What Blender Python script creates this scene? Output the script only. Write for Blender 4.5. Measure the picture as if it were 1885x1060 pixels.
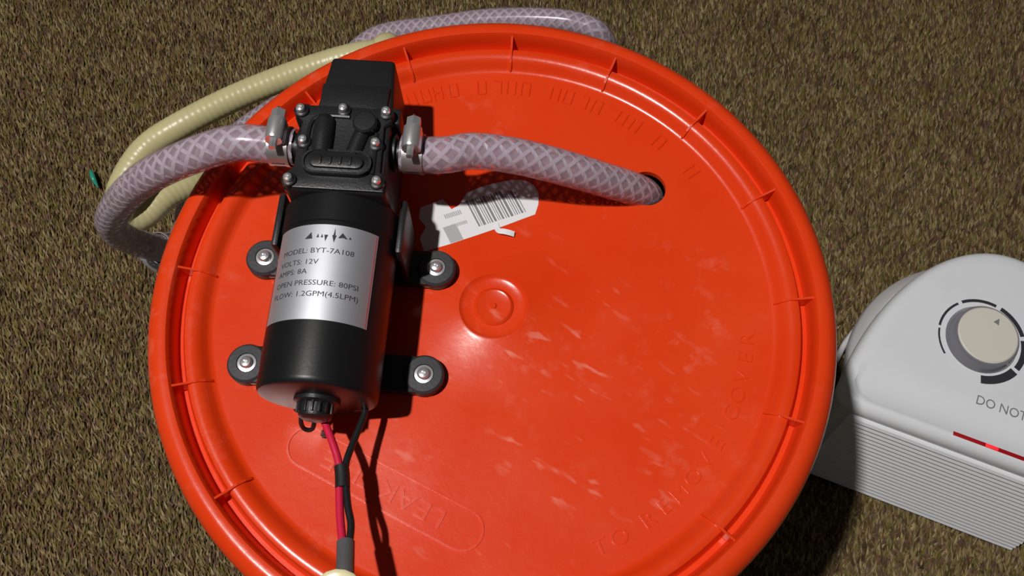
import bpy, bmesh, math, random
import numpy as np
from mathutils import Matrix, Vector, Quaternion

random.seed(7)
rng = np.random.default_rng(7)
for o in list(bpy.data.objects):
    bpy.data.objects.remove(o, do_unlink=True)
scene = bpy.context.scene
C = scene.collection
PI = math.pi
ZF = 37.5          # cm from the carpet up to the lid's rim; model units are cm, rim at z = 0


def W(x, y, z):    # cm, lid frame -> metres
    return Vector((x * .01, y * .01, (z + ZF) * .01))


# ------------------------------------------------------------------ camera
cd = bpy.data.cameras.new('camera')
cam = bpy.data.objects.new('camera', cd)
C.objects.link(cam)
cd.sensor_fit = 'HORIZONTAL'
cd.sensor_width = 36.0
cd.lens = 1676.8 * 36.0 / 1885.0
cd.clip_start = 0.01
cd.clip_end = 50
M = Matrix(((0.999105, 0.036721, -0.021015), (-0.041953, 0.924163, -0.379687), (0.005479, 0.380228, 0.924876)))
cam.matrix_world = Matrix.Translation(W(0, -15.303, 38.395)) @ M.to_4x4()
scene.camera = cam

# ------------------------------------------------------------------ world, lamp, exposure
world = bpy.data.worlds.new('dim_room')
scene.world = world
world.use_nodes = True
world.node_tree.nodes['Background'].inputs[0].default_value = (1.0, 0.96, 0.92, 1)
world.node_tree.nodes['Background'].inputs[1].default_value = 0.03

ld = bpy.data.lights.new('room_lamp', 'POINT')
ld.energy = 117.0
ld.color = (1.0, 0.965, 0.93)
ld.shadow_soft_size = 0.028
lamp = bpy.data.objects.new('room_lamp', ld)
lamp.location = W(-55, -14, 170)
C.objects.link(lamp)

vs = scene.view_settings
vs.view_transform = 'Standard'
vs.look = 'None'
vs.exposure = 0.0
vs.gamma = 1.0
vs.use_curve_mapping = False


# ------------------------------------------------------------------ materials
def nodes_of(name):
    m = bpy.data.materials.new(name)
    m.use_nodes = True
    nt = m.node_tree
    return m, nt, nt.nodes['Principled BSDF']


def plain(name, col, rough=.5, metal=0., spec=.5, var=.06, scale=60., bump=0., bscale=300., coat=0.):
    m, nt, b = nodes_of(name)
    n, l = nt.nodes, nt.links
    tc = n.new('ShaderNodeTexCoord')
    nz = n.new('ShaderNodeTexNoise')
    nz.inputs['Scale'].default_value = scale
    nz.inputs['Detail'].default_value = 4
    l.new(tc.outputs['Object'], nz.inputs['Vector'])
    mx = n.new('ShaderNodeMix')
    mx.data_type = 'RGBA'
    lo = [max(0, c * (1 - var)) for c in col]
    hi = [min(1, c * (1 + var)) for c in col]
    mx.inputs[6].default_value = (*lo, 1)
    mx.inputs[7].default_value = (*hi, 1)
    l.new(nz.outputs[0], mx.inputs[0])
    l.new(mx.outputs[2], b.inputs['Base Color'])
    b.inputs['Roughness'].default_value = rough
    b.inputs['Metallic'].default_value = metal
    b.inputs['Specular IOR Level'].default_value = spec
    b.inputs['Coat Weight'].default_value = coat
    if bump:
        n2 = n.new('ShaderNodeTexNoise')
        n2.inputs['Scale'].default_value = bscale
        n2.inputs['Detail'].default_value = 3
        l.new(tc.outputs['Object'], n2.inputs['Vector'])
        bp = n.new('ShaderNodeBump')
        bp.inputs['Strength'].default_value = bump
        bp.inputs['Distance'].default_value = .001
        l.new(n2.outputs[0], bp.inputs['Height'])
        l.new(bp.outputs[0], b.inputs['Normal'])
    return m


MAT = {}


def make_orange():
    m, nt, b = nodes_of('orange_plastic')
    n, l = nt.nodes, nt.links
    tc = n.new('ShaderNodeTexCoord')

    def noise(scale, detail, rough=.55, sx=1., sy=1., rot=0.):
        vr = n.new('ShaderNodeVectorRotate')
        vr.inputs['Axis'].default_value = (0, 0, 1)
        vr.inputs['Angle'].default_value = rot
        l.new(tc.outputs['Object'], vr.inputs['Vector'])
        mp = n.new('ShaderNodeMapping')
        mp.inputs['Scale'].default_value = (sx, sy, 1)
        l.new(vr.outputs[0], mp.inputs['Vector'])
        z = n.new('ShaderNodeTexNoise')
        z.inputs['Scale'].default_value = scale
        z.inputs['Detail'].default_value = detail
        z.inputs['Roughness'].default_value = rough
        l.new(mp.outputs[0], z.inputs['Vector'])
        return z.outputs[0]

    def ramp(src, a, c):
        r = n.new('ShaderNodeMapRange')
        r.inputs['From Min'].default_value = a
        r.inputs['From Max'].default_value = c
        l.new(src, r.inputs['Value'])
        return r.outputs[0]

    def mix(fac, a, c):
        x = n.new('ShaderNodeMix')
        x.data_type = 'RGBA'
        if isinstance(fac, float):
            x.inputs[0].default_value = fac
        else:
            l.new(fac, x.inputs[0])
        for i, s in ((6, a), (7, c)):
            if isinstance(s, tuple):
                x.inputs[i].default_value = (*s, 1)
            else:
                l.new(s, x.inputs[i])
        return x.outputs[2]

    def mul(a, c):
        x = n.new('ShaderNodeMath')
        x.operation = 'MULTIPLY'
        for i, s in ((0, a), (1, c)):
            if isinstance(s, float):
                x.inputs[i].default_value = s
            else:
                l.new(s, x.inputs[i])
        return x.outputs[0]
    base = mix(ramp(noise(14, 5), .35, .7), (.74, .042, .004), (.78, .058, .010))
    # chalky scuffs: patches and short drag marks, strongest where things were set down on the lid
    patches = mul(ramp(noise(85, 5, .65), .54, .72), ramp(noise(16, 2), .48, .66))
    drag = mul(ramp(noise(170, 2, .5, .34, 1., .6), .60, .68), ramp(noise(30, 2), .44, .6))
    ds = n.new('ShaderNodeVectorMath')
    ds.operation = 'DISTANCE'
    ds.inputs[1].default_value = (.012, -.05, 0)
    l.new(tc.outputs['Object'], ds.inputs[0])
    drag = mul(drag, ramp(ds.outputs['Value'], .10, .03))
    c1 = mix(mul(patches, .45), base, (.86, .20, .13))
    c2 = mix(mul(drag, .55), c1, (.88, .30, .22))
    l.new(c2, b.inputs['Base Color'])
    rr = n.new('ShaderNodeMapRange')
    l.new(noise(25, 4), rr.inputs['Value'])
    rr.inputs['To Min'].default_value = .17
    rr.inputs['To Max'].default_value = .34
    l.new(rr.outputs[0], b.inputs['Roughness'])
    b.inputs['Specular IOR Level'].default_value = .45
    b.inputs['Subsurface Weight'].default_value = .0
    bp = n.new('ShaderNodeBump')
    bp.inputs['Strength'].default_value = .12
    bp.inputs['Distance'].default_value = .001
    l.new(noise(95, 4, .6), bp.inputs['Height'])
    l.new(bp.outputs[0], b.inputs['Normal'])
    return m


def make_clear(name, col, alpha):
    m, nt, b = nodes_of(name)
    n, l = nt.nodes, nt.links
    tc = n.new('ShaderNodeTexCoord')
    nz = n.new('ShaderNodeTexNoise')
    nz.inputs['Scale'].default_value = 40
    l.new(tc.outputs['Object'], nz.inputs['Vector'])
    mx = n.new('ShaderNodeMix')
    mx.data_type = 'RGBA'
    mx.inputs[6].default_value = (*[c * .93 for c in col], 1)
    mx.inputs[7].default_value = (*[min(1, c * 1.07) for c in col], 1)
    l.new(nz.outputs[0], mx.inputs[0])
    l.new(mx.outputs[2], b.inputs['Base Color'])
    b.inputs['Roughness'].default_value = .22
    b.inputs['Specular IOR Level'].default_value = .5
    tr = n.new('ShaderNodeBsdfTransparent')
    tr.inputs[0].default_value = (.95, .92, .96, 1)
    ms = n.new('ShaderNodeMixShader')
    ms.inputs[0].default_value = alpha
    l.new(tr.outputs[0], ms.inputs[1])
    l.new(b.outputs[0], ms.inputs[2])
    l.new(ms.outputs[0], n['Material Output'].inputs['Surface'])
    return m


def make_pile():
    m, nt, b = nodes_of('carpet_pile')
    n, l = nt.nodes, nt.links
    at = n.new('ShaderNodeAttribute')
    at.attribute_name = 'tuft'
    tc = n.new('ShaderNodeTexCoord')
    nz = n.new('ShaderNodeTexNoise')
    nz.inputs['Scale'].default_value = 8
    nz.inputs['Detail'].default_value = 4
    l.new(tc.outputs['Object'], nz.inputs['Vector'])
    mr = n.new('ShaderNodeMapRange')
    mr.inputs['To Min'].default_value = .75
    mr.inputs['To Max'].default_value = 1.25
    l.new(nz.outputs[0], mr.inputs['Value'])
    v = n.new('ShaderNodeVectorMath')
    v.operation = 'SCALE'
    l.new(at.outputs['Color'], v.inputs[0])
    l.new(mr.outputs[0], v.inputs['Scale'])
    l.new(v.outputs[0], b.inputs['Base Color'])
    b.inputs['Roughness'].default_value = .9
    b.inputs['Specular IOR Level'].default_value = .1
    return m


def make_carpet_base():
    m, nt, b = nodes_of('carpet_backing')
    n, l = nt.nodes, nt.links
    tc = n.new('ShaderNodeTexCoord')
    vo = n.new('ShaderNodeTexVoronoi')
    vo.inputs['Scale'].default_value = 260
    l.new(tc.outputs['Object'], vo.inputs['Vector'])
    cr = n.new('ShaderNodeValToRGB')
    e = cr.color_ramp.elements
    e[0].position = 0
    e[0].color = (.075, .055, .026, 1)
    e[1].position = 1
    e[1].color = (.25, .195, .095, 1)
    l.new(vo.outputs['Color'], cr.inputs[0])
    l.new(cr.outputs[0], b.inputs['Base Color'])
    b.inputs['Roughness'].default_value = .95
    b.inputs['Specular IOR Level'].default_value = .05
    bp = n.new('ShaderNodeBump')
    bp.inputs['Strength'].default_value = .8
    bp.inputs['Distance'].default_value = .004
    l.new(vo.outputs['Distance'], bp.inputs['Height'])
    l.new(bp.outputs[0], b.inputs['Normal'])
    return m


def make_emit(name, col, strength):
    m, nt, b = nodes_of(name)
    b.inputs['Base Color'].default_value = (*col, 1)
    b.inputs['Emission Color'].default_value = (*col, 1)
    b.inputs['Emission Strength'].default_value = strength
    return m


MAT['orange'] = make_orange()
MAT['clear'] = make_clear('clear_vinyl', (.50, .40, .46), .46)
MAT['braid'] = plain('braid_thread', (.70, .66, .72), .35, var=.1)
MAT['cream'] = plain('cream_vinyl', (.56, .51, .27), .35, var=.08, scale=90)
MAT['black'] = plain('black_plastic', (.012, .012, .014), .42, var=.2, bump=.12, bscale=900)
MAT['motor'] = plain('black_painted_steel', (.009, .009, .010), .36, spec=.32, var=.2, bump=.025, bscale=700)
MAT['rubber'] = plain('dark_grey_rubber', (.035, .035, .04), .6, var=.2, bump=.15, bscale=600)
MAT['chrome'] = plain('chrome', (.80, .80, .82), .28, .8, var=.05)
MAT['steel'] = plain('dull_steel', (.50, .49, .49), .42, .8, var=.08)
MAT['silver'] = plain('silver_label', (.76, .78, .84), .48, .85, var=.03, scale=200)
MAT['ink'] = plain('dark_ink', (.03, .03, .04), .6)
MAT['red_line'] = plain('red_ink', (.45, .05, .06), .6)
MAT['paper'] = plain('white_paper', (.78, .78, .80), .7, var=.03)
MAT['grey_ink'] = plain('grey_ink', (.22, .22, .24), .7)
MAT['pale_ink'] = plain('pale_grey_ink', (.42, .42, .44), .7)
MAT['red_wire'] = plain('red_insulation', (.62, .012, .055), .4)
MAT['black_wire'] = plain('black_insulation', (.012, .012, .013), .35)
MAT['tape'] = plain('black_tape', (.012, .011, .012), .5)
MAT['sleeve'] = plain('grey_shrink_tube', (.10, .10, .105), .4)
MAT['white'] = plain('white_plastic', (.84, .86, .90), .38, var=.02, scale=120, bump=.05, bscale=1500)
MAT['white_rear'] = plain('white_plastic_housing', (.66, .66, .68), .5, var=.02)
MAT['dial_grey'] = plain('grey_gloss_plastic', (.20, .20, .23), .18, var=.08)
MAT['knob'] = plain('ivory_plastic', (.76, .73, .65), .45, var=.02)
MAT['cord'] = plain('white_cord', (.68, .68, .70), .4)
MAT['led_bar'] = plain('red_lens', (.42, .01, .015), .25)
MAT['led'] = make_emit('lit_red_lamp', (1.0, .015, .02), 1.3)
MAT['bucket'] = plain('white_bucket_plastic', (.72, .71, .68), .4, var=.03)
MAT['skin'] = plain('skin', (.62, .45, .26), .5, var=.08, bump=.1, bscale=500)
MAT['nail'] = plain('fingernail', (.82, .76, .46), .3, var=.03)
MAT['cuff'] = plain('dark_cloth', (.05, .05, .06), .9)
MAT['green'] = plain('teal_foil', (.03, .36, .25), .25)
MAT['pile'] = make_pile()
MAT['backing'] = make_carpet_base()


# ------------------------------------------------------------------ mesh helpers (cm)
class MB:
    def __init__(self):
        self.v = []
        self.f = []

    def add(self, v, f):
        k = len(self.v)
        self.v += [tuple(p) for p in v]
        self.f += [tuple(i + k for i in q) for q in f]
        return self

    def bm(self, bm, mat=None):
        bm.verts.index_update()
        vs_ = [tuple((mat @ v.co) if mat else v.co) for v in bm.verts]
        fs_ = [tuple(v.index for v in f.verts) for f in bm.faces]
        bm.free()
        return self.add(vs_, fs_)

    def box(self, x0, x1, y0, y1, z0, z1, bev=0., seg=2, mat=None):
        b = bmesh.new()
        bmesh.ops.create_cube(b, size=1)
        for v in b.verts:
            v.co = Vector(((x0 + x1) / 2 + v.co.x * (x1 - x0), (y0 + y1) / 2 + v.co.y * (y1 - y0), (z0 + z1) / 2 + v.co.z * (z1 - z0)))
        if bev:
            bmesh.ops.bevel(b, geom=b.edges[:], offset=bev, segments=seg, profile=.5, affect='EDGES')
        return self.bm(b, mat)

    def lathe(self, prof, n=32, mat=None, a0=0., a1=2 * PI, cap=True):
        # prof: list of (r, z) around +Z; r = 0 ends collapse to a point
        full = abs(a1 - a0 - 2 * PI) < 1e-6
        m = n if full else n + 1
        v, f, rows = [], [], []
        for r, z in prof:
            if r < 1e-6:
                rows.append([len(v)])
                v.append((0, 0, z))
            else:
                rows.append(list(range(len(v), len(v) + m)))
                for i in range(m):
                    a = a0 + (a1 - a0) * i / n
                    v.append((r * math.cos(a), r * math.sin(a), z))
        for A, B in zip(rows[:-1], rows[1:]):
            for i in range(n):
                j = (i + 1) % m
                if len(A) == 1 and len(B) == 1:
                    continue
                if len(A) == 1:
                    f.append((A[0], B[j], B[i]))
                elif len(B) == 1:
                    f.append((A[i], A[j], B[0]))
                else:
                    f.append((A[i], A[j], B[j], B[i]))
        if mat:
            v = [tuple(mat @ Vector(p)) for p in v]
        return self.add(v, f)

    def prism(self, pts, z0, z1, bev=0., mat=None):
        b = bmesh.new()
        fa = b.faces.new([b.verts.new((x, y, z0)) for x, y in pts])
        r = bmesh.ops.extrude_face_region(b, geom=[fa])
        top = [e for e in r['geom'] if isinstance(e, bmesh.types.BMVert)]
        for v in top:
            v.co.z = z1
        bmesh.ops.recalc_face_normals(b, faces=b.faces[:])
        if bev:
            tops = set(top)
            ed = [e for e in b.edges if e.verts[0] in tops and e.verts[1] in tops]
            bmesh.ops.bevel(b, geom=ed, offset=bev, segments=2, profile=.5, affect='EDGES')
        return self.bm(b, mat)

    def tube(self, path, r, n=14, step=.3, cap=True, ripple=0., rpitch=.3):
        P, T, N, Bn = frames(path, step)
        v, f = [], []
        for k in range(len(P)):
            rr = r(k / (len(P) - 1)) if callable(r) else r
            if ripple:
                rr += ripple * math.sin(2 * PI * k * step / rpitch)
            for i in range(n):
                a = 2 * PI * i / n
                v.append(tuple(P[k] + rr * (math.cos(a) * N[k] + math.sin(a) * Bn[k])))
        for k in range(len(P) - 1):
            for i in range(n):
                j = (i + 1) % n
                f.append((k * n + i, k * n + j, (k + 1) * n + j, (k + 1) * n + i))
        if cap:
            f.append(tuple(range(n - 1, -1, -1)))
            f.append(tuple((len(P) - 1) * n + i for i in range(n)))
        return self.add(v, f)

    def braid(self, path, r, strands=8, pitch=4.2, w=.16, step=.22):
        P, T, N, Bn = frames(path, step)
        for s in (-1, 1):
            for q in range(strands):
                v, f = [], []
                for k in range(len(P)):
                    a = 2 * PI * q / strands + s * 2 * PI * k * step / pitch
                    rr = r + (.012 if (int(k * step / .5) + q) % 2 == (s > 0) else -.012)
                    da = w / 2 / r
                    for e in (-1, 1):
                        b = a + e * da
                        v.append(tuple(P[k] + rr * (math.cos(b) * N[k] + math.sin(b) * Bn[k])))
                for k in range(len(P) - 1):
                    f.append((2 * k, 2 * k + 1, 2 * k + 3, 2 * k + 2))
                self.add(v, f)
        return self

    def sphere(self, c, r, sx=1., sy=1., sz=1., n=14, mat=None):
        b = bmesh.new()
        bmesh.ops.create_uvsphere(b, u_segments=n, v_segments=max(6, n // 2), radius=r)
        for v in b.verts:
            v.co = Vector((c[0] + v.co.x * sx, c[1] + v.co.y * sy, c[2] + v.co.z * sz))
        return self.bm(b, mat)


def catmull(pts, per=24):
    P = [Vector(p) for p in pts]
    P = [P[0] * 2 - P[1]] + P + [P[-1] * 2 - P[-2]]
    out = []
    for i in range(1, len(P) - 2):
        p0, p1, p2, p3 = P[i - 1:i + 3]
        for k in range(per):
            t = k / per
            out.append(.5 * ((2 * p1) + (p2 - p0) * t + (2 * p0 - 5 * p1 + 4 * p2 - p3) * t * t + (3 * p1 - p0 - 3 * p2 + p3) * t ** 3))
    out.append(P[-2])
    return out


def frames(path, step):
    Q = catmull(path)
    d = [0.]
    for a, b in zip(Q[:-1], Q[1:]):
        d.append(d[-1] + (b - a).length)
    m = max(2, int(d[-1] / step))
    P, j = [], 0
    for k in range(m + 1):
        s = d[-1] * k / m
        while j < len(d) - 2 and d[j + 1] < s:
            j += 1
        t = (s - d[j]) / max(1e-9, d[j + 1] - d[j])
        P.append(Q[j].lerp(Q[j + 1], min(1, max(0, t))))
    T = []
    for k in range(len(P)):
        T.append((P[min(k + 1, m)] - P[max(k - 1, 0)]).normalized())
    up = Vector((0, 0, 1)) if abs(T[0].z) < .9 else Vector((1, 0, 0))
    N = [(up - T[0] * up.dot(T[0])).normalized()]
    for k in range(1, len(P)):
        q = T[k - 1].rotation_difference(T[k])
        x = q @ N[-1]
        N.append((x - T[k] * x.dot(T[k])).normalized())
    B = [t.cross(nn) for t, nn in zip(T, N)]
    return P, T, N, B


def arc_pts(cx, cy, r, a0, a1, n):
    return [(cx + r * math.cos(a0 + (a1 - a0) * i / n), cy + r * math.sin(a0 + (a1 - a0) * i / n)) for i in range(n + 1)]


def text_geo(s, size, depth=0., align='CENTER', squash=1.):
    cu = bpy.data.curves.new('text_tmp', 'FONT')
    cu.body = s
    cu.size = size
    cu.align_x = align
    cu.align_y = 'CENTER'
    cu.extrude = depth
    cu.resolution_u = 3
    ob = bpy.data.objects.new('text_tmp', cu)
    C.objects.link(ob)
    bpy.context.view_layer.update()
    dg = bpy.context.evaluated_depsgraph_get()
    me = ob.evaluated_get(dg).to_mesh()
    v = [(p.co.x * squash, p.co.y, p.co.z) for p in me.vertices]
    f = [tuple(p.vertices) for p in me.polygons]
    ob.evaluated_get(dg).to_mesh_clear()
    bpy.data.objects.remove(ob, do_unlink=True)
    bpy.data.curves.remove(cu)
    return v, f


class Thing:
    """an Empty at a thing's base; parts are given in the thing's own cm frame, or in the lid frame with world=True"""
    def __init__(self, name, label, cat, origin=(0, 0, 0), rotz=0., group=None):
        self.o = np.array(origin, float)
        self.rz = rotz
        e = bpy.data.objects.new(name, None)
        e.empty_display_size = .02
        C.objects.link(e)
        e.location = W(*origin)
        e.rotation_euler = (0, 0, rotz)
        e['label'] = label
        e['category'] = cat
        if group:
            e['group'] = group
        self.e = e

    def part(self, name, mb, mat, parent=None, world=False, smooth=38, label=None, fix=True, kind=None):
        v = np.array(mb.v, float).reshape(-1, 3)
        if world:
            v = v - self.o
            c, s = math.cos(-self.rz), math.sin(-self.rz)
            v = np.stack([c * v[:, 0] - s * v[:, 1], s * v[:, 0] + c * v[:, 1], v[:, 2]], 1)
        ob = mesh_obj(name, v * .01, mb.f, mat, smooth, fix)
        ob.parent = parent or self.e
        if label:
            ob['label'] = label
        if kind:
            ob['kind'] = kind
        return ob


def mesh_obj(name, v, f, mat, smooth=38, fix=True):
    me = bpy.data.meshes.new(name)
    me.from_pydata([tuple(p) for p in v], [], f)
    me.update()
    if fix:
        b = bmesh.new()
        b.from_mesh(me)
        bmesh.ops.recalc_face_normals(b, faces=b.faces[:])
        b.to_mesh(me)
        b.free()
    if smooth:
        me.polygons.foreach_set('use_smooth', [True] * len(me.polygons))
        me.set_sharp_from_angle(angle=math.radians(smooth))
    me.materials.append(MAT[mat])
    ob = bpy.data.objects.new(name, me)
    C.objects.link(ob)
    return ob


def single(name, mb, mat, label, cat, origin, group=None, **k):
    v = (np.array(mb.v, float) - np.array(origin)) * .01
    ob = mesh_obj(name, v, mb.f, mat, **k)
    ob.location = W(*origin)
    ob['label'] = label
    ob['category'] = cat
    if group:
        ob['group'] = group
    return ob


def copy_part(src, parent, loc=None, rot=None):
    c = src.copy()
    C.objects.link(c)
    c.parent = parent
    if loc is not None:
        c.location = Vector(loc) * .01
    if rot is not None:
        c.rotation_euler = rot
    return c


# ------------------------------------------------------------------ floor and carpet pile
mb = MB()
mb.box(-220, 220, -200, 240, -ZF - 3, -ZF)
fl = mesh_obj('floor', (np.array(mb.v) - np.array([0, 0, -ZF])) * .01, mb.f, 'backing', 0)
fl['kind'] = 'structure'
fl['label'] = 'olive brown carpeted floor under the bucket and heater'


def carpet():
    sp = .27
    xs = np.arange(-86, 92, sp)
    ys = np.arange(-46, 86, sp)
    X, Y = np.meshgrid(xs, ys)
    X = X.ravel() + rng.uniform(-.5, .5, X.size) * sp
    Y = Y.ravel() + rng.uniform(-.5, .5, Y.size) * sp
    keep = np.hypot(X, Y) > 12.6
    X, Y = X[keep], Y[keep]
    n = X.size
    w = rng.uniform(.10, .18, n)
    h = rng.uniform(.3, .62, n)
    lean = rng.uniform(.15, .8, n)
    lx = rng.normal(0, .16, n)
    a = rng.uniform(0, 2 * PI, n)
    V = np.zeros((n, 4, 3))
    for k in range(3):
        V[:, k, 0] = X + w * np.cos(a + k * 2 * PI / 3)
        V[:, k, 1] = Y + w * np.sin(a + k * 2 * PI / 3)
        V[:, k, 2] = 0.02
    V[:, 3, 0] = X + lx
    V[:, 3, 1] = Y + lean
    V[:, 3, 2] = h
    V = V.reshape(-1, 3) * .01
    i = np.arange(n)[:, None] * 4
    F = np.concatenate([i + np.array([[0, 1, 3]]), i + np.array([[1, 2, 3]]), i + np.array([[2, 0, 3]])], 1).reshape(-1)
    me = bpy.data.meshes.new('carpet_pile')
    me.vertices.add(n * 4)
    me.vertices.foreach_set('co', V.ravel())
    me.loops.add(n * 9)
    me.loops.foreach_set('vertex_index', F.astype(np.int32))
    me.polygons.add(n * 3)
    me.polygons.foreach_set('loop_start', np.arange(0, n * 9, 3, dtype=np.int32))
    me.update(calc_edges=True)
    pal = np.array([(.200, .165, .085), (.150, .125, .050), (.215, .170, .115), (.085, .058, .030), (.120, .105, .035),
                    (.135, .075, .055), (.175, .140, .075), (.060, .040, .026), (.240, .205, .130), (.105, .070, .065)])
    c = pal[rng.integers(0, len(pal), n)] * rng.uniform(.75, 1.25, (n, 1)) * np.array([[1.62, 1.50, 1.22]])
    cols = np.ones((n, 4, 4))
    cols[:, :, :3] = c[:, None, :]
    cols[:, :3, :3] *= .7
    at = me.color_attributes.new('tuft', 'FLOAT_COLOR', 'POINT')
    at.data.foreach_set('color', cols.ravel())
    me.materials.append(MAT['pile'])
    ob = bpy.data.objects.new('carpet_pile', me)
    C.objects.link(ob)
    ob['kind'] = 'stuff'
    ob['label'] = 'speckled olive brown and maroon cut pile of the carpet'
    ob['category'] = 'carpet'


carpet()

# ------------------------------------------------------------------ bucket
PZ = -1.0      # upper face of the lid's flat panel
bk = Thing('bucket', 'white plastic bucket standing on carpet under the orange lid', 'bucket', (0, 0, -ZF))
mb = MB().lathe([(0, .3), (12.9, .3), (13.1, .6), (13.1, 0.02), (13.35, .02), (13.5, .4), (14.35, 30.2), (14.95, 30.2), (14.95, 30.5), (14.4, 30.5),
                 (14.45, 32.8), (14.95, 32.8), (14.95, 33.1), (14.5, 33.1), (14.6, 35.9), (15.0, 36.3), (15.08, 36.9), (14.95, 37.0),
                 (14.75, 36.9), (14.65, 36.2), (14.3, 35.5), (13.3, 2.0), (12.9, .8), (0, .8)], 72)
bk.part('body', mb, 'bucket')

# ------------------------------------------------------------------ lid
lid = Thing('bucket_lid', 'round orange plastic bucket lid with ribbed rim and pump on it', 'lid', (0, 0, PZ))
prof = [(0, .10), (.10, .10), (.16, .02), (.72, .02), (.80, .05), (.88, .0), (.95, -.10), (1.38, -.10), (1.52, -.02), (1.60, .05), (1.70, .04), (1.80, 0), (5, 0), (9, 0),
        (12.85, 0), (13.0, .03), (13.14, .14), (13.28, .34), (13.44, .50), (13.64, .59), (13.86, .60), (14.0, .55), (14.09, .40), (14.14, .05), (14.24, -.08), (14.46, -.06),
        (14.54, .36), (14.60, .86), (14.70, 1.02), (14.95, 1.08), (15.18, 1.03), (15.44, .84), (15.60, .62), (15.70, .35), (15.72, -.65), (15.80, -.8), (15.80, -1.0),
        (15.40, -1.0), (15.36, .15), (15.2, .45), (14.86, .62), (14.68, .5), (14.62, .1), (14.55, -.3), (14.1, -.32), (13.95, .1), (13.62, .2), (13.3, -.15), (13.0, -.3), (0, -.3)]
mb = MB().lathe(prof, 160)
body = lid.part('panel_and_rim', mb, 'orange', smooth=30)
# drilled hole for the hose
HX, HY, HR = 7.72, 5.88, .93
cut = MB().lathe([(0, -2), (HR, -2), (HR, 2), (0, 2)], 40, Matrix.Translation((HX, HY, 0)))
cut = mesh_obj('hole_cutter', np.array(cut.v) * .01, cut.f, 'orange', 0)
cut.location = W(0, 0, PZ)
bo = body.modifiers.new('hole', 'BOOLEAN')
bo.object = cut
bo.operation = 'DIFFERENCE'
bo.solver = 'EXACT'
bpy.context.view_layer.update()
nm = bpy.data.meshes.new_from_object(body.evaluated_get(bpy.context.evaluated_depsgraph_get()))
body.modifiers.clear()
old = body.data
body.data = nm
nm.name = 'panel_and_rim'
bpy.data.meshes.remove(old)
bpy.data.objects.remove(cut, do_unlink=True)
nm.set_sharp_from_angle(angle=math.radians(30))

# ribs bridging the groove
rib_ang = [106.3, 84.2, 62.7, 41.5, 20.5, -2.0, -25.4, -49.2, -73, -96, -119.5, -144.6, -166.1, 171.4, 150, 128.0]
first = None
for a in rib_ang:
    if first is None:
        b = bmesh.new()
        pts = [(12.95, -.05), (13.02, .16), (13.25, .46), (13.6, .68), (14.0, .74), (14.62, .90), (14.62, .1), (13.6, -.05)]
        vs1 = [b.verts.new((x, -.05, z)) for x, z in pts]
        vs2 = [b.verts.new((x, .05, z)) for x, z in pts]
        b.faces.new(vs1)
        b.faces.new(vs2[::-1])
        for i in range(len(pts)):
            j = (i + 1) % len(pts)
            b.faces.new((vs1[i], vs1[j], vs2[j], vs2[i]))
        first = lid.part('rib', MB().bm(b), 'orange', smooth=0)
        rb = first
    else:
        rb = copy_part(first, lid.e)
    rb.rotation_euler = (0, 0, math.radians(a))


def ring_word(word, a0, da, r, size, depth=.05):
    m_ = MB()
    for i, ch in enumerate(word):
        if ch == ' ':
            continue
        v, f = text_geo(ch, size, depth, 'CENTER', 1.1)
        a = math.radians(a0 + da * i)
        mt = Matrix.Translation((r * math.cos(a), r * math.sin(a), .0)) @ Matrix.Rotation(a + PI / 2, 4, 'Z')
        m_.add([mt @ Vector(p) for p in v], f)
    return m_


for w_, a in (('TO', -69.5), ('REMOVE', -58.0), ('COVER', -28.0)):
    lid.part('moulded_lettering', ring_word(w_, a, 4.45, 11.75, .95), 'orange', smooth=0, label='raised moulded word on the orange panel')
# worn, no longer legible moulded strokes along the rest of the ring
mb = MB()
for k in range(22):
    a = math.radians(34 + k * 3.55 + random.uniform(-.3, .3))
    r = 12.05
    mt = Matrix.Translation((r * math.cos(a), r * math.sin(a), 0)) @ Matrix.Rotation(a + PI / 2, 4, 'Z')
    if k in (1, 2, 4, 7, 12, 17):
        continue
    mb.box(-.26, -.15, -.42, .42, -.02, .045, .03, 1, mat=mt)
    if random.random() < .7:
        mb.box(.15, .26, -.42, .42, -.02, .045, .03, 1, mat=mt)
    if random.random() < .6:
        y = random.choice((-.38, 0, .38))
        mb.box(-.2, .2, y - .055, y + .055, -.02, .045, .03, 1, mat=mt)
lid.part('worn_moulding', mb, 'orange', smooth=0, label='worn illegible moulded strokes along the ring')

# logo: pill outline and word, moulded in the panel
lc = Vector((-4.98, -8.15, 0))
lm = Matrix.Translation(lc) @ Matrix.Rotation(math.radians(180 - 29.6), 4, 'Z')


def pill_path(L, w, n=14):
    r = w / 2
    h = L / 2 - r
    return arc_pts(h, 0, r, -PI / 2, PI / 2, n) + arc_pts(-h, 0, r, PI / 2, 1.5 * PI, n)


def pill_ring(L, w, t, z0, z1, mat=None):
    A, Bq = pill_path(L, w), pill_path(L - 2 * t, w - 2 * t)
    n = len(A)
    v = [(x, y, z0) for x, y in A] + [(x, y, z1) for x, y in A] + [(x, y, z1) for x, y in Bq] + [(x, y, z0) for x, y in Bq]
    f = []
    for i in range(n):
        j = (i + 1) % n
        for k in range(3):
            f.append((k * n + i, k * n + j, (k + 1) * n + j, (k + 1) * n + i))
        f.append((3 * n + i, 3 * n + j, j, i))
    if mat:
        v = [tuple(mat @ Vector(p)) for p in v]
    return MB().add(v, f)


lid.part('logo_outline', pill_ring(9.5, 1.85, .09, -.02, .045, lm), 'orange', smooth=25)
v, f = text_geo('LEAKTITE', 1.15, .035, 'CENTER', 1.22)
lid.part('logo_lettering', MB().add([lm @ Vector(p) for p in v], f), 'orange', smooth=0, label='moulded brand word inside the pill outline')


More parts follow.
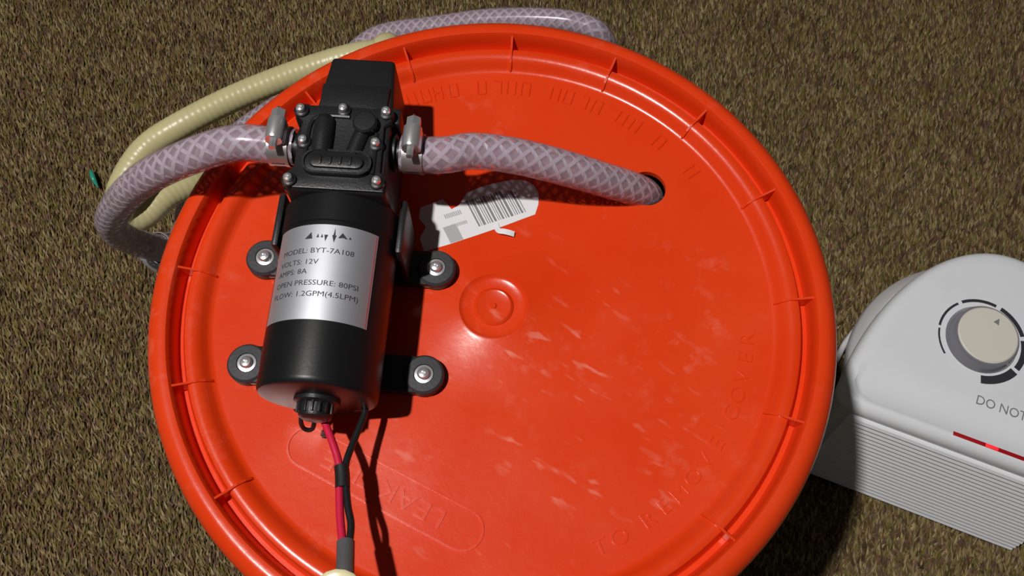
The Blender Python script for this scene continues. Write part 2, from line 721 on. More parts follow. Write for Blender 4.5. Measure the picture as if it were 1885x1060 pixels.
# ------------------------------------------------------------------ price sticker
def flat(pts, z0, z1):
    return MB().prism(pts, z0, z1)


st = Thing('price_sticker', 'torn white price sticker with barcode on the orange lid', 'sticker', (0, 4.9, PZ + .005))
outline = [(-3.36, 5.25), (-2.57, 5.55), (-2.28, 5.66), (-2.05, 5.38), (-1.86, 5.10), (-1.5, 5.30), (-1.08, 5.99), (-.4, 6.25), (.13, 6.42), (1.0, 6.58), (1.47, 6.60), (1.9, 6.48), (2.2, 6.25), (2.41, 5.80),
           (2.36, 5.2), (2.17, 4.66), (1.5, 4.42), (.7, 4.12), (-.6, 3.68), (-2.1, 3.20), (-3.2, 2.9), (-3.4, 3.6), (-3.1, 4.2), (-3.45, 4.7)]
st.part('paper', flat(outline, PZ + .006, PZ + .02), 'paper', world=True, smooth=0)
sa = math.radians(17)
ux, uy = Vector((math.cos(sa), math.sin(sa), 0)), Vector((-math.sin(sa) - .12, math.cos(sa), 0)).normalized()
b0 = Vector((-.52, 4.02, PZ + .021))


def stk_rect(x0, x1, y0, y1):
    q = [b0 + ux * x + uy * y for x, y in ((x0, y0), (x1, y0), (x1, y1), (x0, y1))]
    return [(p.x, p.y) for p in q]


x = .0
bars = (.10, .04, .16, .05, .05, .09, .14, .04, .05, .12, .05, .10, .16, .04, .06, .05, .13, .05, .04, .10, .05, .08)
for k, wv in enumerate(bars):
    if x > 2.42:
        break
    top = 1.62 - .10 * max(0, x - 1.6) * 3
    st.part('barcode_bar', flat(stk_rect(x, x + wv * .8, .10, top), PZ + .018, PZ + .024), 'grey_ink', world=True, smooth=0)
    x += wv + .055
for rr in ((-1.28, -.42, 1.02, 1.27), (-1.18, -.38, .46, .64)):
    n_ = 9
    m_ = MB()
    for k in range(n_):
        t0 = rr[0] + (rr[1] - rr[0]) * k / n_
        m_.prism(stk_rect(t0, t0 + (rr[1] - rr[0]) / n_ * .66, rr[2], rr[3]), PZ + .018, PZ + .024)
    st.part('print_line', m_, 'pale_ink', world=True, smooth=0)
st.part('print_block', flat(stk_rect(-1.6, -.95, -.30, .62), PZ + .018, PZ + .023), 'pale_ink', world=True, smooth=0)
# curled loose strip hanging off the lower edge
m_ = MB()
cv = [(.25, 4.25, 0.02), (.30, 3.98, .06), (.40, 3.78, .16), (.62, 3.70, .24), (.92, 3.62, .22), (1.12, 3.58, .14)]
P_, T_, N_, B_ = frames([(a, b_, c + PZ) for a, b_, c in cv], .08)
vv, ff = [], []
for k, (pp, tt) in enumerate(zip(P_, T_)):
    sd = Vector((-tt.y, tt.x, .25)).normalized()
    for e in (-.13, .13):
        vv.append(tuple(pp + sd * e))
        vv.append(tuple(pp + sd * e + Vector((0, 0, .015))))
for k in range(len(P_) - 1):
    i = 4 * k
    for a_, c_ in ((0, 2), (2, 3), (3, 1), (1, 0)):
        ff.append((i + a_, i + c_, i + 4 + c_, i + 4 + a_))
m_.add(vv, ff)
st.part('curled_strip', m_, 'paper', world=True)

# ------------------------------------------------------------------ pump (own frame: x across, y towards the head, z up from the lid panel)
PR = -math.radians(6.1)
PO = (-6.85, -.36, PZ)
pump = Thing('water_pump', 'black diaphragm water pump with silver label screwed on orange lid', 'pump', PO, PR)


def pw(x, y, z):   # pump frame -> lid frame
    c, s = math.cos(PR), math.sin(PR)
    return (PO[0] + c * x - s * y, PO[1] + s * x + c * y, PO[2] + z)


MR, MZ = 2.5, 3.12
YM = Matrix.Translation((0, 0, MZ)) @ Matrix.Rotation(-PI / 2, 4, 'X')      # lathe z -> pump +y
mb = MB().lathe([(0, -4.7), (2.25, -4.7), (2.4, -4.66), (2.48, -4.55), (MR, -4.4), (MR, 2.25), (MR + .05, 2.3), (MR + .05, 3.5), (2.4, 3.72), (0, 3.72)], 64, YM)
motor = pump.part('motor_can', mb, 'motor', smooth=30)
mb = MB().lathe([(0, -5.55), (.5, -5.55), (.66, -5.45), (.72, -5.25), (.72, -4.95), (.95, -4.85), (.95, -4.6), (0, -4.6)], 28, YM)
pump.part('shaft_cap', mb, 'black', parent=motor)
mb = MB()
for k in range(7):
    a = PI * (.12 + .76 * k / 6)
    mb.box(-.05, .05, -5.35, -4.9, .66, .80, .02, mat=Matrix.Translation((0, 0, MZ)) @ Matrix.Rotation(a - PI / 2, 4, 'Y'))
pump.part('cap_ridges', mb, 'black', parent=motor)
# looped terminal wire under the cap
pump.part('terminal_loop', MB().tube([(-.5, -4.7, 2.7), (-.75, -5.3, 2.3), (-.72, -5.6, 1.75), (-.4, -5.6, 1.6), (-.25, -5.3, 2.0), (-.2, -4.7, 2.6)], .1, 8, .1), 'black_wire', parent=motor)

# label wrapped on the can
LR = MR + .02
P0, P1 = math.radians(-62), math.radians(50)


def wrapx(s, y, dr=0.):
    a = s
    return ((LR + dr) * math.sin(a), y, MZ + (LR + dr) * math.cos(a))


def patch(p0, p1, y0, y1, dr0, dr1, n=36):
    v, f = [], []
    for i in range(n + 1):
        a = p0 + (p1 - p0) * i / n
        for (y, d) in ((y0, dr0), (y1, dr0), (y1, dr1), (y0, dr1)):
            v.append(wrapx(a, y, d))
    for i in range(n):
        for k in range(4):
            j = (k + 1) % 4
            f.append((4 * i + k, 4 * i + j, 4 * i + 4 + j, 4 * i + 4 + k))
    f.append((0, 1, 2, 3))
    f.append((4 * n, 4 * n + 1, 4 * n + 2, 4 * n + 3))
    return MB().add(v, f)


LY0, LY1 = -2.12, 2.05
lab = pump.part('label', patch(P0, P1, LY0, LY1, -.015, .006), 'silver', label='silver specification label wrapped on the motor')
pump.part('label_border', patch(P1 - .045, P1 - .03, LY0 + .05, LY1 - .05, .004, .012, 2), 'red_line', parent=lab, smooth=0)


def wrap_text(s, size, phi, y, squash=1.):
    v, f = text_geo(s, size, 0, 'LEFT', squash)
    return MB().add([wrapx(phi + p[0] / LR, y + p[1], .012) for p in v], f)


for s, y, ph, sz in (('MODEL: BYT-7A108', .86, -48, .32), ('VOLTS: 12V', .36, -49, .32), ('AMPS: 8A', -.06, -50, .32),
                     ('OPEN PRESSURE: 80PSI', -.56, -51, .32), ('FLOW: 1.2GPM(4.5LPM)', -1.04, -52, .32)):
    pump.part('label_text', wrap_text(s, sz, math.radians(ph), y, 1.2), 'ink', parent=lab, smooth=0, fix=False)
# jagged emblem at the head of the label
m_ = MB()


def emb(pts):
    m_.add([wrapx(x / LR, y, .012) for x, y in pts], [tuple(range(len(pts)))])


ex, ey = .0, 1.55
for tri in (((-.85, -.12), (-.55, -.12), (-.62, .12)), ((.38, -.06), (.72, -.06), (.52, .14)), ((-.12, .02), (.02, .02), (-.06, -.22)), ((.16, .02), (.32, .02), (.25, -.24)), ((.20, .0), (.28, .0), (.24, .30)),
            ((-.40, -.08), (-.30, -.08), (-.35, .06)), ((-.24, -.08), (-.15, -.08), (-.2, .05)), ((.76, -.05), (.86, -.05), (.8, .05))):
    emb([(ex + x * 1.15, ey + y * 1.25) for x, y in tri])
emb([(ex - .9, ey - .09), (ex + .95, ey - .04), (ex + .95, ey + .0), (ex - .9, ey - .045)])
pump.part('label_emblem', m_, 'ink', parent=lab, smooth=0, fix=False)

# mounting bracket: two cross feet with rubber pads, side flanges
for sy in (1, -1):
    mb = MB()
    mb.box(-3.9, 3.9, sy * 2.58 - .86, sy * 2.58 + .86, .08, .56, .1)
    mb.box(-1.9, 1.9, sy * 2.6 - .7, sy * 2.6 + .7, .3, 1.3, .1)
    pump.part('bracket', mb, 'black')
for sx in (1, -1):
    mb = MB().box(sx * 2.68 - .16, sx * 2.68 + .16, 1.75, 4.3, .3, 3.9, .12)
    mb.box(sx * 2.6 - .25, sx * 2.6 + .25, 1.9, 3.9, .5, 3.0, .1)
    pump.part('side_flange', mb, 'black')
foot = screw0 = None
for sx, sy in ((-1, 1), (1, 1), (-1, -1), (1, -1)):
    if foot is None:
        foot = pump.part('rubber_foot', MB().lathe([(0, .0), (.86, .0), (.9, .08), (.9, .55), (.8, .66), (.46, .68), (.42, .58), (0, .58)], 32), 'rubber')
        screw0 = pump.part('screw', MB().lathe([(0, .58), (.42, .58), (.42, .64), (.27, .66), (.29, .74), (.22, .86), (.10, .90), (.06, .84), (0, .84)], 20), 'chrome', parent=foot)
        ft, sc = foot, screw0
    else:
        ft = copy_part(foot, pump.e)
        sc = copy_part(screw0, ft)
    ft.location = Vector((sx * (4.0 if sy > 0 else 3.95), sy * 2.58, 0)) * .01

# gearbox and head
mb = MB().box(-2.15, 2.15, 3.55, 4.4, .7, 5.7, .2, 3)
mb.box(-1.95, 1.95, 4.2, 7.6, .7, 5.55, .12)
head = pump.part('pump_head', mb, 'black')
pts = [(-2.15, 3.62), (2.05, 3.62), (2.05, 4.3), (1.8, 4.6), (1.72, 6.8), (2.0, 7.1), (2.0, 7.68), (-2.12, 7.68), (-2.12, 7.1), (-1.8, 6.8), (-1.85, 4.6), (-2.15, 4.3)]
cov = pump.part('head_cover', MB().prism(pts, 5.5, 5.78, .06), 'black', smooth=30)


def ridge(path, w, h, z):
    return MB().tube([(x, y, z) for x, y in path], w, 8, .12)


mb = ridge([(-1.45, 5.0), (-1.45, 6.6), (-1.2, 7.05), (-.8, 7.15), (.2, 7.15)], .1, .1, 5.8)
pump.part('cover_ridge', mb, 'black', parent=cov)
mb = ridge([(1.5, 4.4), (1.48, 5.5), (1.45, 6.4)], .1, .1, 5.8)
pump.part('cover_ridge', mb, 'black', parent=cov)
mb = MB().tube([(-.78, 5.25, 5.78), (-.80, 6.1, 5.82), (-.82, 6.75, 5.78)], .46, 18, .15)
mb.sphere((-.82, 6.75, 5.78), .46)
pump.part('valve_tube', mb, 'black', parent=cov)
mb = MB().tube([(.55, 5.25, 5.72), (.72, 6.0, 5.74), (.92, 6.7, 5.76)], .36, 16, .15)
pump.part('valve_tube', mb, 'black', parent=cov)
pump.part('round_cap', MB().lathe([(0, 5.6), (.52, 5.6), (.52, 6.18), (.44, 6.26), (0, 6.28)], 28, Matrix.Translation((.95, 6.72, 0))), 'black', parent=cov)
bm_ = Matrix.Translation((-.02, 4.78, 0))
mb = MB().prism(pill_path(2.95, 1.15), 5.6, 6.0, .06, bm_)
badge = pump.part('oval_badge', mb, 'black', parent=cov)
pump.part('badge_rim', pill_ring(2.95, 1.15, .1, 5.95, 6.08, bm_), 'black', parent=cov)
mb = MB().prism(pill_path(2.3, .62), 5.95, 6.14, .08, bm_)
for k in range(4):
    mb.box(-.75 + k * .42, -.62 + k * .42, 4.6, 4.98, 6.1, 6.2, .03)
pump.part('badge_emblem', mb, 'black', parent=cov)
hs = None
for x, y in ((-1.92, 7.32), (-.1, 7.45), (1.75, 7.42), (-1.6, 5.78), (1.48, 5.85), (-1.94, 3.92), (1.75, 4.02)):
    if hs is None:
        hs = pump.part('screw_boss', MB().lathe([(0, 5.2), (.34, 5.2), (.32, 5.88), (.24, 5.94), (0, 5.94)], 18), 'black')
        hk = pump.part('screw', MB().lathe([(0, 5.9), (.2, 5.9), (.21, 6.02), (.17, 6.13), (.08, 6.18), (.05, 6.12), (0, 6.12)], 16), 'chrome', parent=hs)
        s_ = hs
    else:
        s_ = copy_part(hs, pump.e)
        copy_part(hk, s_)
    s_.location = Vector((x, y, 0)) * .01
# pressure switch housing behind the head
mb = MB()
b = bmesh.new()
bmesh.ops.create_cube(b, size=1)
for v in b.verts:
    t, q = v.co.z + .5, v.co.y + .5
    hx = 1.95 - .30 * q - .12 * t
    v.co = Vector((.08 + (hx if v.co.x > 0 else -hx + .18), 7.5 + 3.45 * q, .7 + (4.35 - .25 * q) * t))
bmesh.ops.bevel(b, geom=b.edges[:], offset=.18, segments=3, profile=.5, affect='EDGES')
mb.bm(b)
sw = pump.part('switch_housing', mb, 'black')
pump.part('switch_cap', MB().box(-1.42, 1.62, 7.45, 9.3, 4.6, 5.12, .1), 'black', parent=sw)
for sx in (-1, 1):
    pump.part('side_lug', MB().box(sx * 2.02 - .28, sx * 2.02 + .28, 7.2, 8.0, 3.2, 5.4, .1), 'black', parent=head)
# hose barbs
PY, PZL = 6.42, 4.25
for sx in (1, -1):
    mt = Matrix.Translation((0, PY, PZL)) @ Matrix.Rotation(sx * PI / 2, 4, 'Y')
    pump.part('hose_barb', MB().lathe([(0, 1.7), (.85, 1.7), (.85, 2.15), (.62, 2.2), (.62, 2.5), (.70, 2.6), (.6, 3.0), (.6, 3.1), (.68, 3.2), (.58, 3.6), (0, 3.6)], 24, mt), 'black', parent=head)


# ------------------------------------------------------------------ hoses
def hose(name, label, path, r, origin, group=None, strands=6, mat='clear'):
    t = Thing(name, label, 'hose', origin, 0., group)
    h = t.part('tube', MB().tube(path, r, 18, .35, cap=False), mat, world=True, smooth=60)
    t.part('braid', MB().braid(path, r * .93, strands, 4.2, .26), 'braid', parent=h, world=True, smooth=0, fix=False)
    t.part('inner_wall', MB().tube(path, r * .70, 14, .5, cap=False), mat, parent=h, world=True, smooth=60)
    return t


HRAD = .83
pb = [pw(2.35, PY, PZL), pw(3.4, PY - .02, PZL), pw(4.4, PY + .08, PZL - .02), (-.6, 5.92, 3.0), (1.4, 5.82, 2.55), (3.78, 5.6, 1.6), (5.66, 5.62, .35), (7.0, 5.74, -.75), (7.95, 5.9, -2.2), (8.3, 5.9, -5), (8.2, 5.6, -12)]
hose('suction_hose', 'clear braided hose from pump into the hole in the lid', pb, HRAD, (7.8, 5.9, PZ))
pa = [pw(-2.35, PY, PZL), pw(-3.4, PY + .02, PZL), (-11.28, 6.54, 3.3), (-13.68, 6.32, 2.5), (-16.41, 6.54, .3), (-18.91, 7.03, -3.0), (-20.5, 7.53, -6.0), (-20.83, 8.06, -9.0), (-19.97, 9.09, -12.5),
      (-20.84, 12.59, -17.5), (-22.24, 18.85, -22.5), (-19.07, 23.19, -22.0), (-13.65, 25.23, -19.5), (-10.28, 27.23, -18.5), (-7.72, 28.4, -17.5), (-3.59, 28.25, -16.5), (0.43, 27.94, -15.5), (4.33, 27.28, -14.8), (6.81, 26.64, -14.6), (8.37, 26.01, -15.2), (9.37, 26.21, -19.0), (8.18, 28.88, -28.0), (5.5, 32, -34.5), (-1, 30, -36.4), (-6, 26, -36.5)]
hose('discharge_hose', 'long clear braided hose looping off the pump around the bucket', pa, HRAD, (-6, 26, -ZF))
pd = [(6, 21, -36.4), (4, 20.5, -34), (1.5, 20, -25), (-5.41, 22.92, -13.0), (-7.23, 22.36, -11.5), (-10.89, 21.87, -12.0), (-15.77, 19.83, -12.0), (-19.79, 17.5, -12.0), (-22.14, 16.05, -12.6),
      (-23.54, 13.62, -13.2), (-24.07, 12.79, -15.2), (-23.12, 13.08, -16.0), (-21.64, 14.76, -16.2), (-19.9, 16.37, -17.2), (-18.75, 18.75, -20.5), (-17.5, 20.5, -27), (-17, 25.5, -35), (-14, 28, -36.4), (-9, 28, -36.4)]
single('cream_hose', MB().tube(pd, .86, 18, .1, ripple=.010, rpitch=.40), 'cream', 'opaque cream yellow ribbed hose looping beside the bucket', 'hose', (-10, 28, -ZF), smooth=60)


def clamp(label, pos, axis, out, turn=0.):
    """worm drive clamp around a hose at pos; axis = hose direction; out = side the screw housing sits on"""
    ax_ = Vector(axis).normalized()
    o_ = Vector(out)
    o_ = (o_ - ax_ * o_.dot(ax_)).normalized()
    s_ = ax_.cross(o_)
    t = Thing('hose_clamp', label, 'clamp', pos, 0., 'hose clamps')
    R = Matrix((s_, ax_, o_)).transposed().to_4x4()       # local x = screw, y = hose, z = out
    band = MB()
    band.lathe([(HRAD + .02, -.45), (HRAD + .07, -.45), (HRAD + .07, .45), (HRAD + .02, .45), (HRAD + .02, -.45)], 36, R @ Matrix.Rotation(-PI / 2, 4, 'X'))
    bd = t.part('band', band, 'steel', smooth=30)
    g = MB()
    for k in range(10):
        a = math.radians(70 + k * 22)
        g.box(-.03, .03, -.28, .28, HRAD + .06, HRAD + .085, mat=R @ Matrix.Rotation(a, 4, 'Y'))
    t.part('slots', g, 'ink', parent=bd, smooth=0)
    t.part('screw_housing', MB().box(-.52, .52, -.42, .42, HRAD + .05, HRAD + .30, .08, mat=R).lathe(
        [(0, -.55), (.36, -.55), (.41, -.45), (.41, .5), (.34, .58), (0, .58)], 24, R @ Matrix.Translation((0, 0, HRAD + .38)) @ Matrix.Rotation(PI / 2, 4, 'Y')), 'chrome', smooth=30)
    sm = R @ Matrix.Translation((0, 0, HRAD + .38)) @ Matrix.Rotation(PI / 2, 4, 'Y')
    sc_ = t.part('screw', MB().lathe([(0, -.95), (.16, -.95), (.16, .6), (.34, .6), (.34, .98), (.26, 1.04), (0, 1.04)], 6, sm), 'chrome', smooth=20)
    t.part('screw_slot', MB().box(-.3, .3, -.04, .04, 1.02, 1.06, mat=sm), 'ink', parent=sc_, smooth=0)
    return t


xa = Vector((math.cos(PR), math.sin(PR), 0))
clamp('steel hose clamp where the short hose meets the pump', pw(2.92, PY, PZL), -xa, (.1, .05, 1))
clamp('steel hose clamp where the long looping hose meets the pump', pw(-3.0, PY, PZL), -xa, (-.25, .1, 1))
clamp('shiny hose clamp low on the loop beside the bucket', (-20.0, 9.0, -12.1), (.28, .5, -1.0), (-.75, -1, -.2))

# ------------------------------------------------------------------ power lead
lead = Thing('power_lead', 'red and black wires running from the pump to a grey sleeve', 'wire', (-6.2, -8.4, PZ))
red = [pw(-.3, -4.85, 2.7), (-7.3, -5.45, 1.5), (-7.19, -5.73, 1.3), (-6.78, -6.70, 1.5), (-6.5, -7.52, 1.6), (-6.44, -8.19, 1.7), (-6.29, -9.75, 2.05), (-6.09, -10.93, 2.4), (-6.0, -11.5, 2.65)]
blk = [pw(1.3, -4.6, 1.6), (-5.6, -5.1, .9), (-5.6, -5.45, .95), (-5.95, -6.56, 1.2), (-6.2, -7.51, 1.5), (-6.18, -8.19, 1.65), (-6.02, -9.32, 1.95), (-5.84, -10.09, 2.15), (-5.85, -10.94, 2.4), (-5.82, -11.5, 2.65)]
lead.part('red_wire', MB().tube(red, .165, 12, .15), 'red_wire', world=True, smooth=60, label='red insulated wire')
lead.part('black_wire', MB().tube(blk, .15, 12, .15), 'black_wire', world=True, smooth=60, label='black insulated wire')
mb = MB().tube([(-6.37, -7.69, 1.62), (-6.31, -8.09, 1.68), (-6.27, -8.61, 1.78)], .30, 14, .1)
lead.part('tape_wrap', mb, 'tape', world=True, smooth=40, label='black tape wrapped round both wires')
mb = MB().tube([(-5.99, -10.79, 2.38), (-5.95, -11.25, 2.6), (-5.88, -12.08, 3.0), (-5.8, -13.2, 3.3)], .35, 16, .12)
lead.part('sleeve', mb, 'sleeve', world=True, smooth=60, label='grey shrink tube over the wire ends')


# ------------------------------------------------------------------ hand pinching the lead
def hand():
    t = Thing('person', 'bare hand pinching the grey sleeve of the wires with thumb up', 'person', (-10, -27, -ZF))
    V, Rr, E = [], [], []

    def vert(p, r, prev=None):
        V.append(p)
        Rr.append(r)
        if prev is not None:
            E.append((prev, len(V) - 1))
        return len(V) - 1
    wrist = vert((-11.0, -27.5, 5.2), (2.5, 1.9))
    palm = vert((-11.2, -24.0, 4.8), (3.2, 1.5), wrist)
    k = vert((-9.0, -22.6, 5.2), (1.5, 1.4), palm)
    k = vert((-7.2, -18.9, 5.6), (1.15, 1.1), k)
    k = vert((-6.2, -15.6, 5.5), (1.0, .95), k)
    k = vert((-5.72, -13.4, 5.05), (1.35, .85), k)
    vert((-5.62, -12.65, 4.82), (1.15, .6), k)
    for kn, p1, p2, p3, r in (((-9.6, -20.3, 4.3), (-8.4, -16.6, 2.4), (-6.9, -14.4, 2.7), (-5.7, -12.65, 3.2), .92),
                              ((-11.2, -19.8, 4.1), (-10.4, -16.2, 1.9), (-8.3, -15.9, 1.1), (-7.2, -17.4, 1.5), .92),
                              ((-12.8, -20.3, 3.9), (-12.4, -16.8, 2.2), (-10.4, -16.9, 1.1), (-9.6, -18.6, 1.5), .88),
                              ((-14.1, -21.4, 3.7), (-14.2, -18.4, 2.4), (-12.5, -18.3, 1.5), (-11.8, -19.6, 1.8), .76)):
        a = vert(kn, (r * 1.25, r * 1.15), palm)
        a = vert(p1, (r, r), a)
        a = vert(p2, (r * .92, r * .9), a)
        vert(p3, (r * .72, r * .68), a)
    a = vert((-12.4, -34, 7.0), (2.7, 2.3), wrist)
    vert((-14.5, -44, 10.0), (3.6, 3.3), a)
    me = bpy.data.meshes.new('hand_skeleton')
    me.from_pydata([tuple(p) for p in V], E, [])
    ob = bpy.data.objects.new('hand_skeleton', me)
    C.objects.link(ob)
    md = ob.modifiers.new('skin', 'SKIN')
    sk = me.skin_vertices[0].data
    for i, r in enumerate(Rr):
        sk[i].radius = r
        sk[i].use_root = (i == 0)
    sb = ob.modifiers.new('sub', 'SUBSURF')
    sb.levels = sb.render_levels = 2
    bpy.context.view_layer.update()
    m2 = ob.evaluated_get(bpy.context.evaluated_depsgraph_get()).to_mesh()
    g = MB().add([tuple(v.co) for v in m2.vertices], [tuple(p.vertices) for p in m2.polygons])
    bpy.data.objects.remove(ob, do_unlink=True)
    g.v = [(x - .2, y + .22, z - 1.05) for x, y, z in g.v]
    t.part('hand', g, 'skin', world=True, smooth=80)
    nl = MB().sphere((0, 0, 0), 1, .98, 1.0, .2, 18, Matrix.Translation((-5.86, -12.9, 4.42)) @ Matrix.Rotation(math.radians(4), 4, 'Z') @ Matrix.Rotation(math.radians(22), 4, 'X'))
    t.part('thumbnail', nl, 'nail', world=True, smooth=80, label='pale yellowish thumbnail')
    cf = MB().tube([(-12.9, -36, 7.6), (-13.7, -40, 8.8), (-14.8, -45.5, 10.5)], lambda s: 3.2 + .8 * s, 24, .4)
    t.part('cuff', cf, 'cuff', world=True, smooth=60)


hand()

# ------------------------------------------------------------------ heater (own frame: x along the front, y to the rear, z up from the floor)
HRZ = math.atan2(-.41, .912)
ht = Thing('space_heater', 'white compact space heater with round dial on the carpet', 'heater', (32.68, -5.35, -ZF), HRZ)
HT = 11.9


def outline_h(hw, dep, y0, front, fr=1.0, n=40):
    """rounded back (half ellipse about y0), straight front at y = front with small corner radii"""
    a0 = math.asin(max(0., min(.9, (front + fr - y0) / dep)))
    pts = []
    for i in range(n + 1):
        a = a0 + (PI - 2 * a0) * i / n
        pts.append((hw * math.cos(a), y0 + dep * math.sin(a)))
    e = pts[0][0]
    pts += [(-e + fr * .3, front + fr * .3), (-e + fr, front), (0, front), (e - fr, front), (e - fr * .3, front + fr * .3)]
    return pts


def loft(sections, capb=True, capt=True):
    v, f = [], []
    n = len(sections[0][0])
    for pts, z in sections:
        v += [(x, y, z if not callable(z) else z(x, y)) for x, y in pts]
    for k in range(len(sections) - 1):
        for i in range(n):
            j = (i + 1) % n
            f.append((k * n + i, k * n + j, (k + 1) * n + j, (k + 1) * n + i))
    if capb:
        f.append(tuple(range(n - 1, -1, -1)))
    if capt:
        f.append(tuple((len(sections) - 1) * n + i for i in range(n)))
    return MB().add(v, f)


mb = loft([(outline_h(9.5, 8.5, 0, .75), .15), (outline_h(9.55, 9.0, 0, .6), .6), (outline_h(9.7, 14, .4, 1.9), 6), (outline_h(9.8, 16.8, .6, 2.75), HT - 1.2)])
ht.part('body', mb, 'white', smooth=40)

FRY = 2.6          # front edge of the top panel


def topz(x, y):
    # nearly flat, with a shallow trough just behind the front lip
    t = (y - FRY - .75) / 3.0
    if t <= 0:
        return HT + .15
    if t >= 1:
        return HT + .22
    return HT + .15 - .42 * math.sin(PI * t) * (1 - .35 * t) + .07 * t


def inset(d):
    return outline_h(10.3 - d, 18.4 - d, .8, FRY + d, 1.2)


secs = [(inset(.4), HT - 1.4), (inset(.08), HT - 1.3), (inset(0), HT - 1.0), (inset(.03), HT - .62), (inset(.14), HT - .28), (inset(.34), HT - .03), (inset(.6), HT + .11), (inset(.8), HT + .15)]
base_ = inset(.8)
for k in (.97, .94, .90, .86, .81, .75, .68, .6, .5, .38, .25, .12, .03):
    secs.append(([(x * k, 7.0 + (y - 7.0) * k) for x, y in base_], topz))
top = ht.part('top_panel', loft(secs, capb=False), 'white', smooth=50)
# ribbed front grille: one folded sheet of horizontal louvre ribs on a front that leans back a little
nr = 20
GH = HT - 1.9
prof2 = []
for k in range(nr):
    z0 = .5 + GH * k / nr
    dz = GH / nr
    lean = lambda z: .16 + 2.5 * (z / HT)
    prof2 += [(lean(z0) + .06, z0), (lean(z0 + dz * .14) - .03, z0 + dz * .14), (lean(z0 + dz * .34) - .05, z0 + dz * .34), (lean(z0 + dz * .78) + .06, z0 + dz * .78)]
v, f = [], []
for (y, z) in prof2:
    for x in (-8.7, -3, 3, 8.7):
        v.append((x, y, z))
for k in range(len(prof2) - 1):
    for i in range(3):
        f.append((4 * k + i, 4 * k + i + 1, 4 * k + 5 + i, 4 * k + 4 + i))
k0 = len(v)
v += [(-8.7, 1.0, prof2[0][1]), (8.7, 1.0, prof2[0][1]), (8.7, 3.0, prof2[-1][1]), (-8.7, 3.0, prof2[-1][1])]
n4 = 4 * (len(prof2) - 1)
f += [(k0, k0 + 1, 3, 2, 1, 0), (n4, n4 + 1, n4 + 2, n4 + 3, k0 + 2, k0 + 3), tuple([4 * k for k in range(len(prof2))] + [k0 + 3, k0]), tuple([4 * k + 3 for k in range(len(prof2))][::-1] + [k0 + 1, k0 + 2])]
ht.part('front_grille', MB().add(v, f), 'white', smooth=0, label='front panel of fine horizontal ribs')
mb = loft([(outline_h(6.8, 8.6, 9, 6, .6), .3), (outline_h(8.0, 9.6, 9, 6, .6), 4), (outline_h(9.4, 10.3, 9, 6, .6), 7.6), (outline_h(9.3, 10.0, 9, 6, .6), 8.6), (outline_h(8.6, 9.2, 9, 6, .6), 9.4)])
ht.part('rear_housing', mb, 'white_rear', smooth=40)
for sx in (-1, 1):
    ht.part('foot', MB().box(sx * 7.5 - 1, sx * 7.5 + 1, 1, 3, 0, .6, .15), 'white_rear')
# dial
KX, KY = -1.3, 11.15
TZ = HT + .2
dial = ht.part('dial_base', MB().lathe([(0, TZ - .1), (2.62, TZ - .1), (2.62, TZ + .08), (2.5, TZ + .3), (2.36, TZ + .85), (2.28, TZ + .98), (2.16, TZ + 1.0), (0, TZ + 1.0)], 56, Matrix.Translation((KX, KY, 0))), 'dial_grey')
ht.part('dial_cap', MB().lathe([(0, TZ + .95), (2.17, TZ + .95), (2.17, TZ + 1.06), (2.07, TZ + 1.14), (0, TZ + 1.16)], 56, Matrix.Translation((KX, KY, 0))), 'knob', parent=dial, label='ivory dial cap')
pa_ = math.radians(72) - HRZ * 0
d_ = Vector((math.cos(pa_), math.sin(pa_), 0))
n_ = Vector((-d_.y, d_.x, 0))
c_ = Vector((KX, KY, 0))
tri = [c_ + d_ * 1.62, c_ + d_ * 1.12 + n_ * .22, c_ + d_ * 1.12 - n_ * .22]
ht.part('dial_pointer', MB().prism([(q.x, q.y) for q in tri], TZ + 1.14, TZ + 1.175), 'grey_ink', parent=dial, smooth=0)


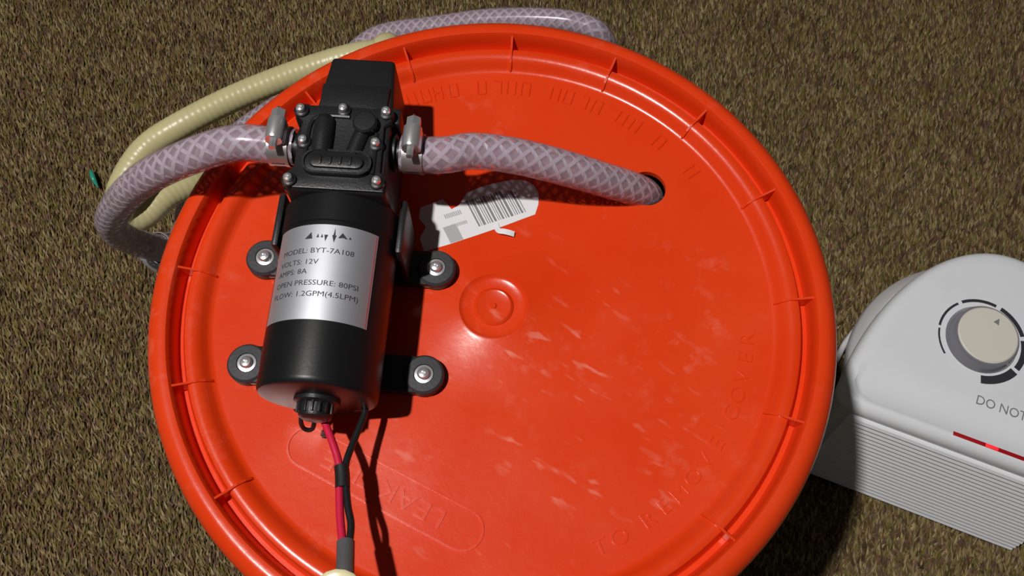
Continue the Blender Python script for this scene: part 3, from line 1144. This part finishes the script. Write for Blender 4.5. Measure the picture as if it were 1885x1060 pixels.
def arcband(r0, r1, a0, a1):
    n = 14
    A = arc_pts(KX, KY, r0, math.radians(a0), math.radians(a1), n)
    Bq = [(KX + ((r1 - .07) + .07 * 1) * math.cos(math.radians(a0 + (a1 - a0) * i / n)), KY + r1 * math.sin(math.radians(a0 + (a1 - a0) * i / n))) for i in range(n + 1)]
    return MB().prism(A + Bq[::-1], TZ - .03, TZ + .03)


for a0, a1, r0, r1 in ((184, 222, 3.02, 3.16), (134, 180, 3.02, 3.2), (80, 128, 3.0, 3.24), (26, 73, 2.96, 3.28), (-25, 20, 2.9, 3.34), (-80, -30, 2.8, 3.42)):
    ht.part('dial_mark', arcband(r0, r1, a0, a1), 'ink', parent=top, smooth=0)
v, f = text_geo('DO NOT COVER', .98, .0, 'LEFT', .92)
ht.part('warning_text', MB().add([(p[0] - .8, p[1] + 6.45, topz(0, 6.45 + p[1]) + .03) for p in v], f), 'grey_ink', parent=top, smooth=0, fix=False)
mb = MB().box(-1.8, 4.4, FRY + .66, FRY + .95, HT - .2, HT + .17, .03)
bar = ht.part('indicator_lens', mb, 'led_bar', parent=top)
ht.part('lit_lamp', MB().box(.5, 1.4, FRY + .68, FRY + .93, HT + .1, HT + .2, .04), 'led', parent=top, label='glowing red indicator lamp')
mb = MB().tube([(35.5, 9.5, -34.5), (32.6, 10.8, -36.0), (30.7, 9.4, -36.6), (28.2, 6.2, -36.7), (24, 3.4, -36.7), (18.6, .0, -36.7), (17.2, -9, -36.7), (21, -19, -36.7), (24, -34, -36.7), (15, -60, -36.7)], .26, 12, .4)
ht.part('power_cord', mb, 'cord', world=True, smooth=60)

# ------------------------------------------------------------------ scrap on the carpet
mb = MB().tube([(-37.3, 29.0, -36.6), (-37.0, 28.5, -36.35), (-36.75, 27.9, -36.3), (-36.4, 27.2, -36.7)], lambda s: .08 + .16 * math.sin(PI * s), 10, .08)
single('foil_scrap', mb, 'green', 'tiny shiny teal scrap lying on the carpet beside the hoses', 'scrap', (-36.8, 27.9, -36.9), smooth=60)
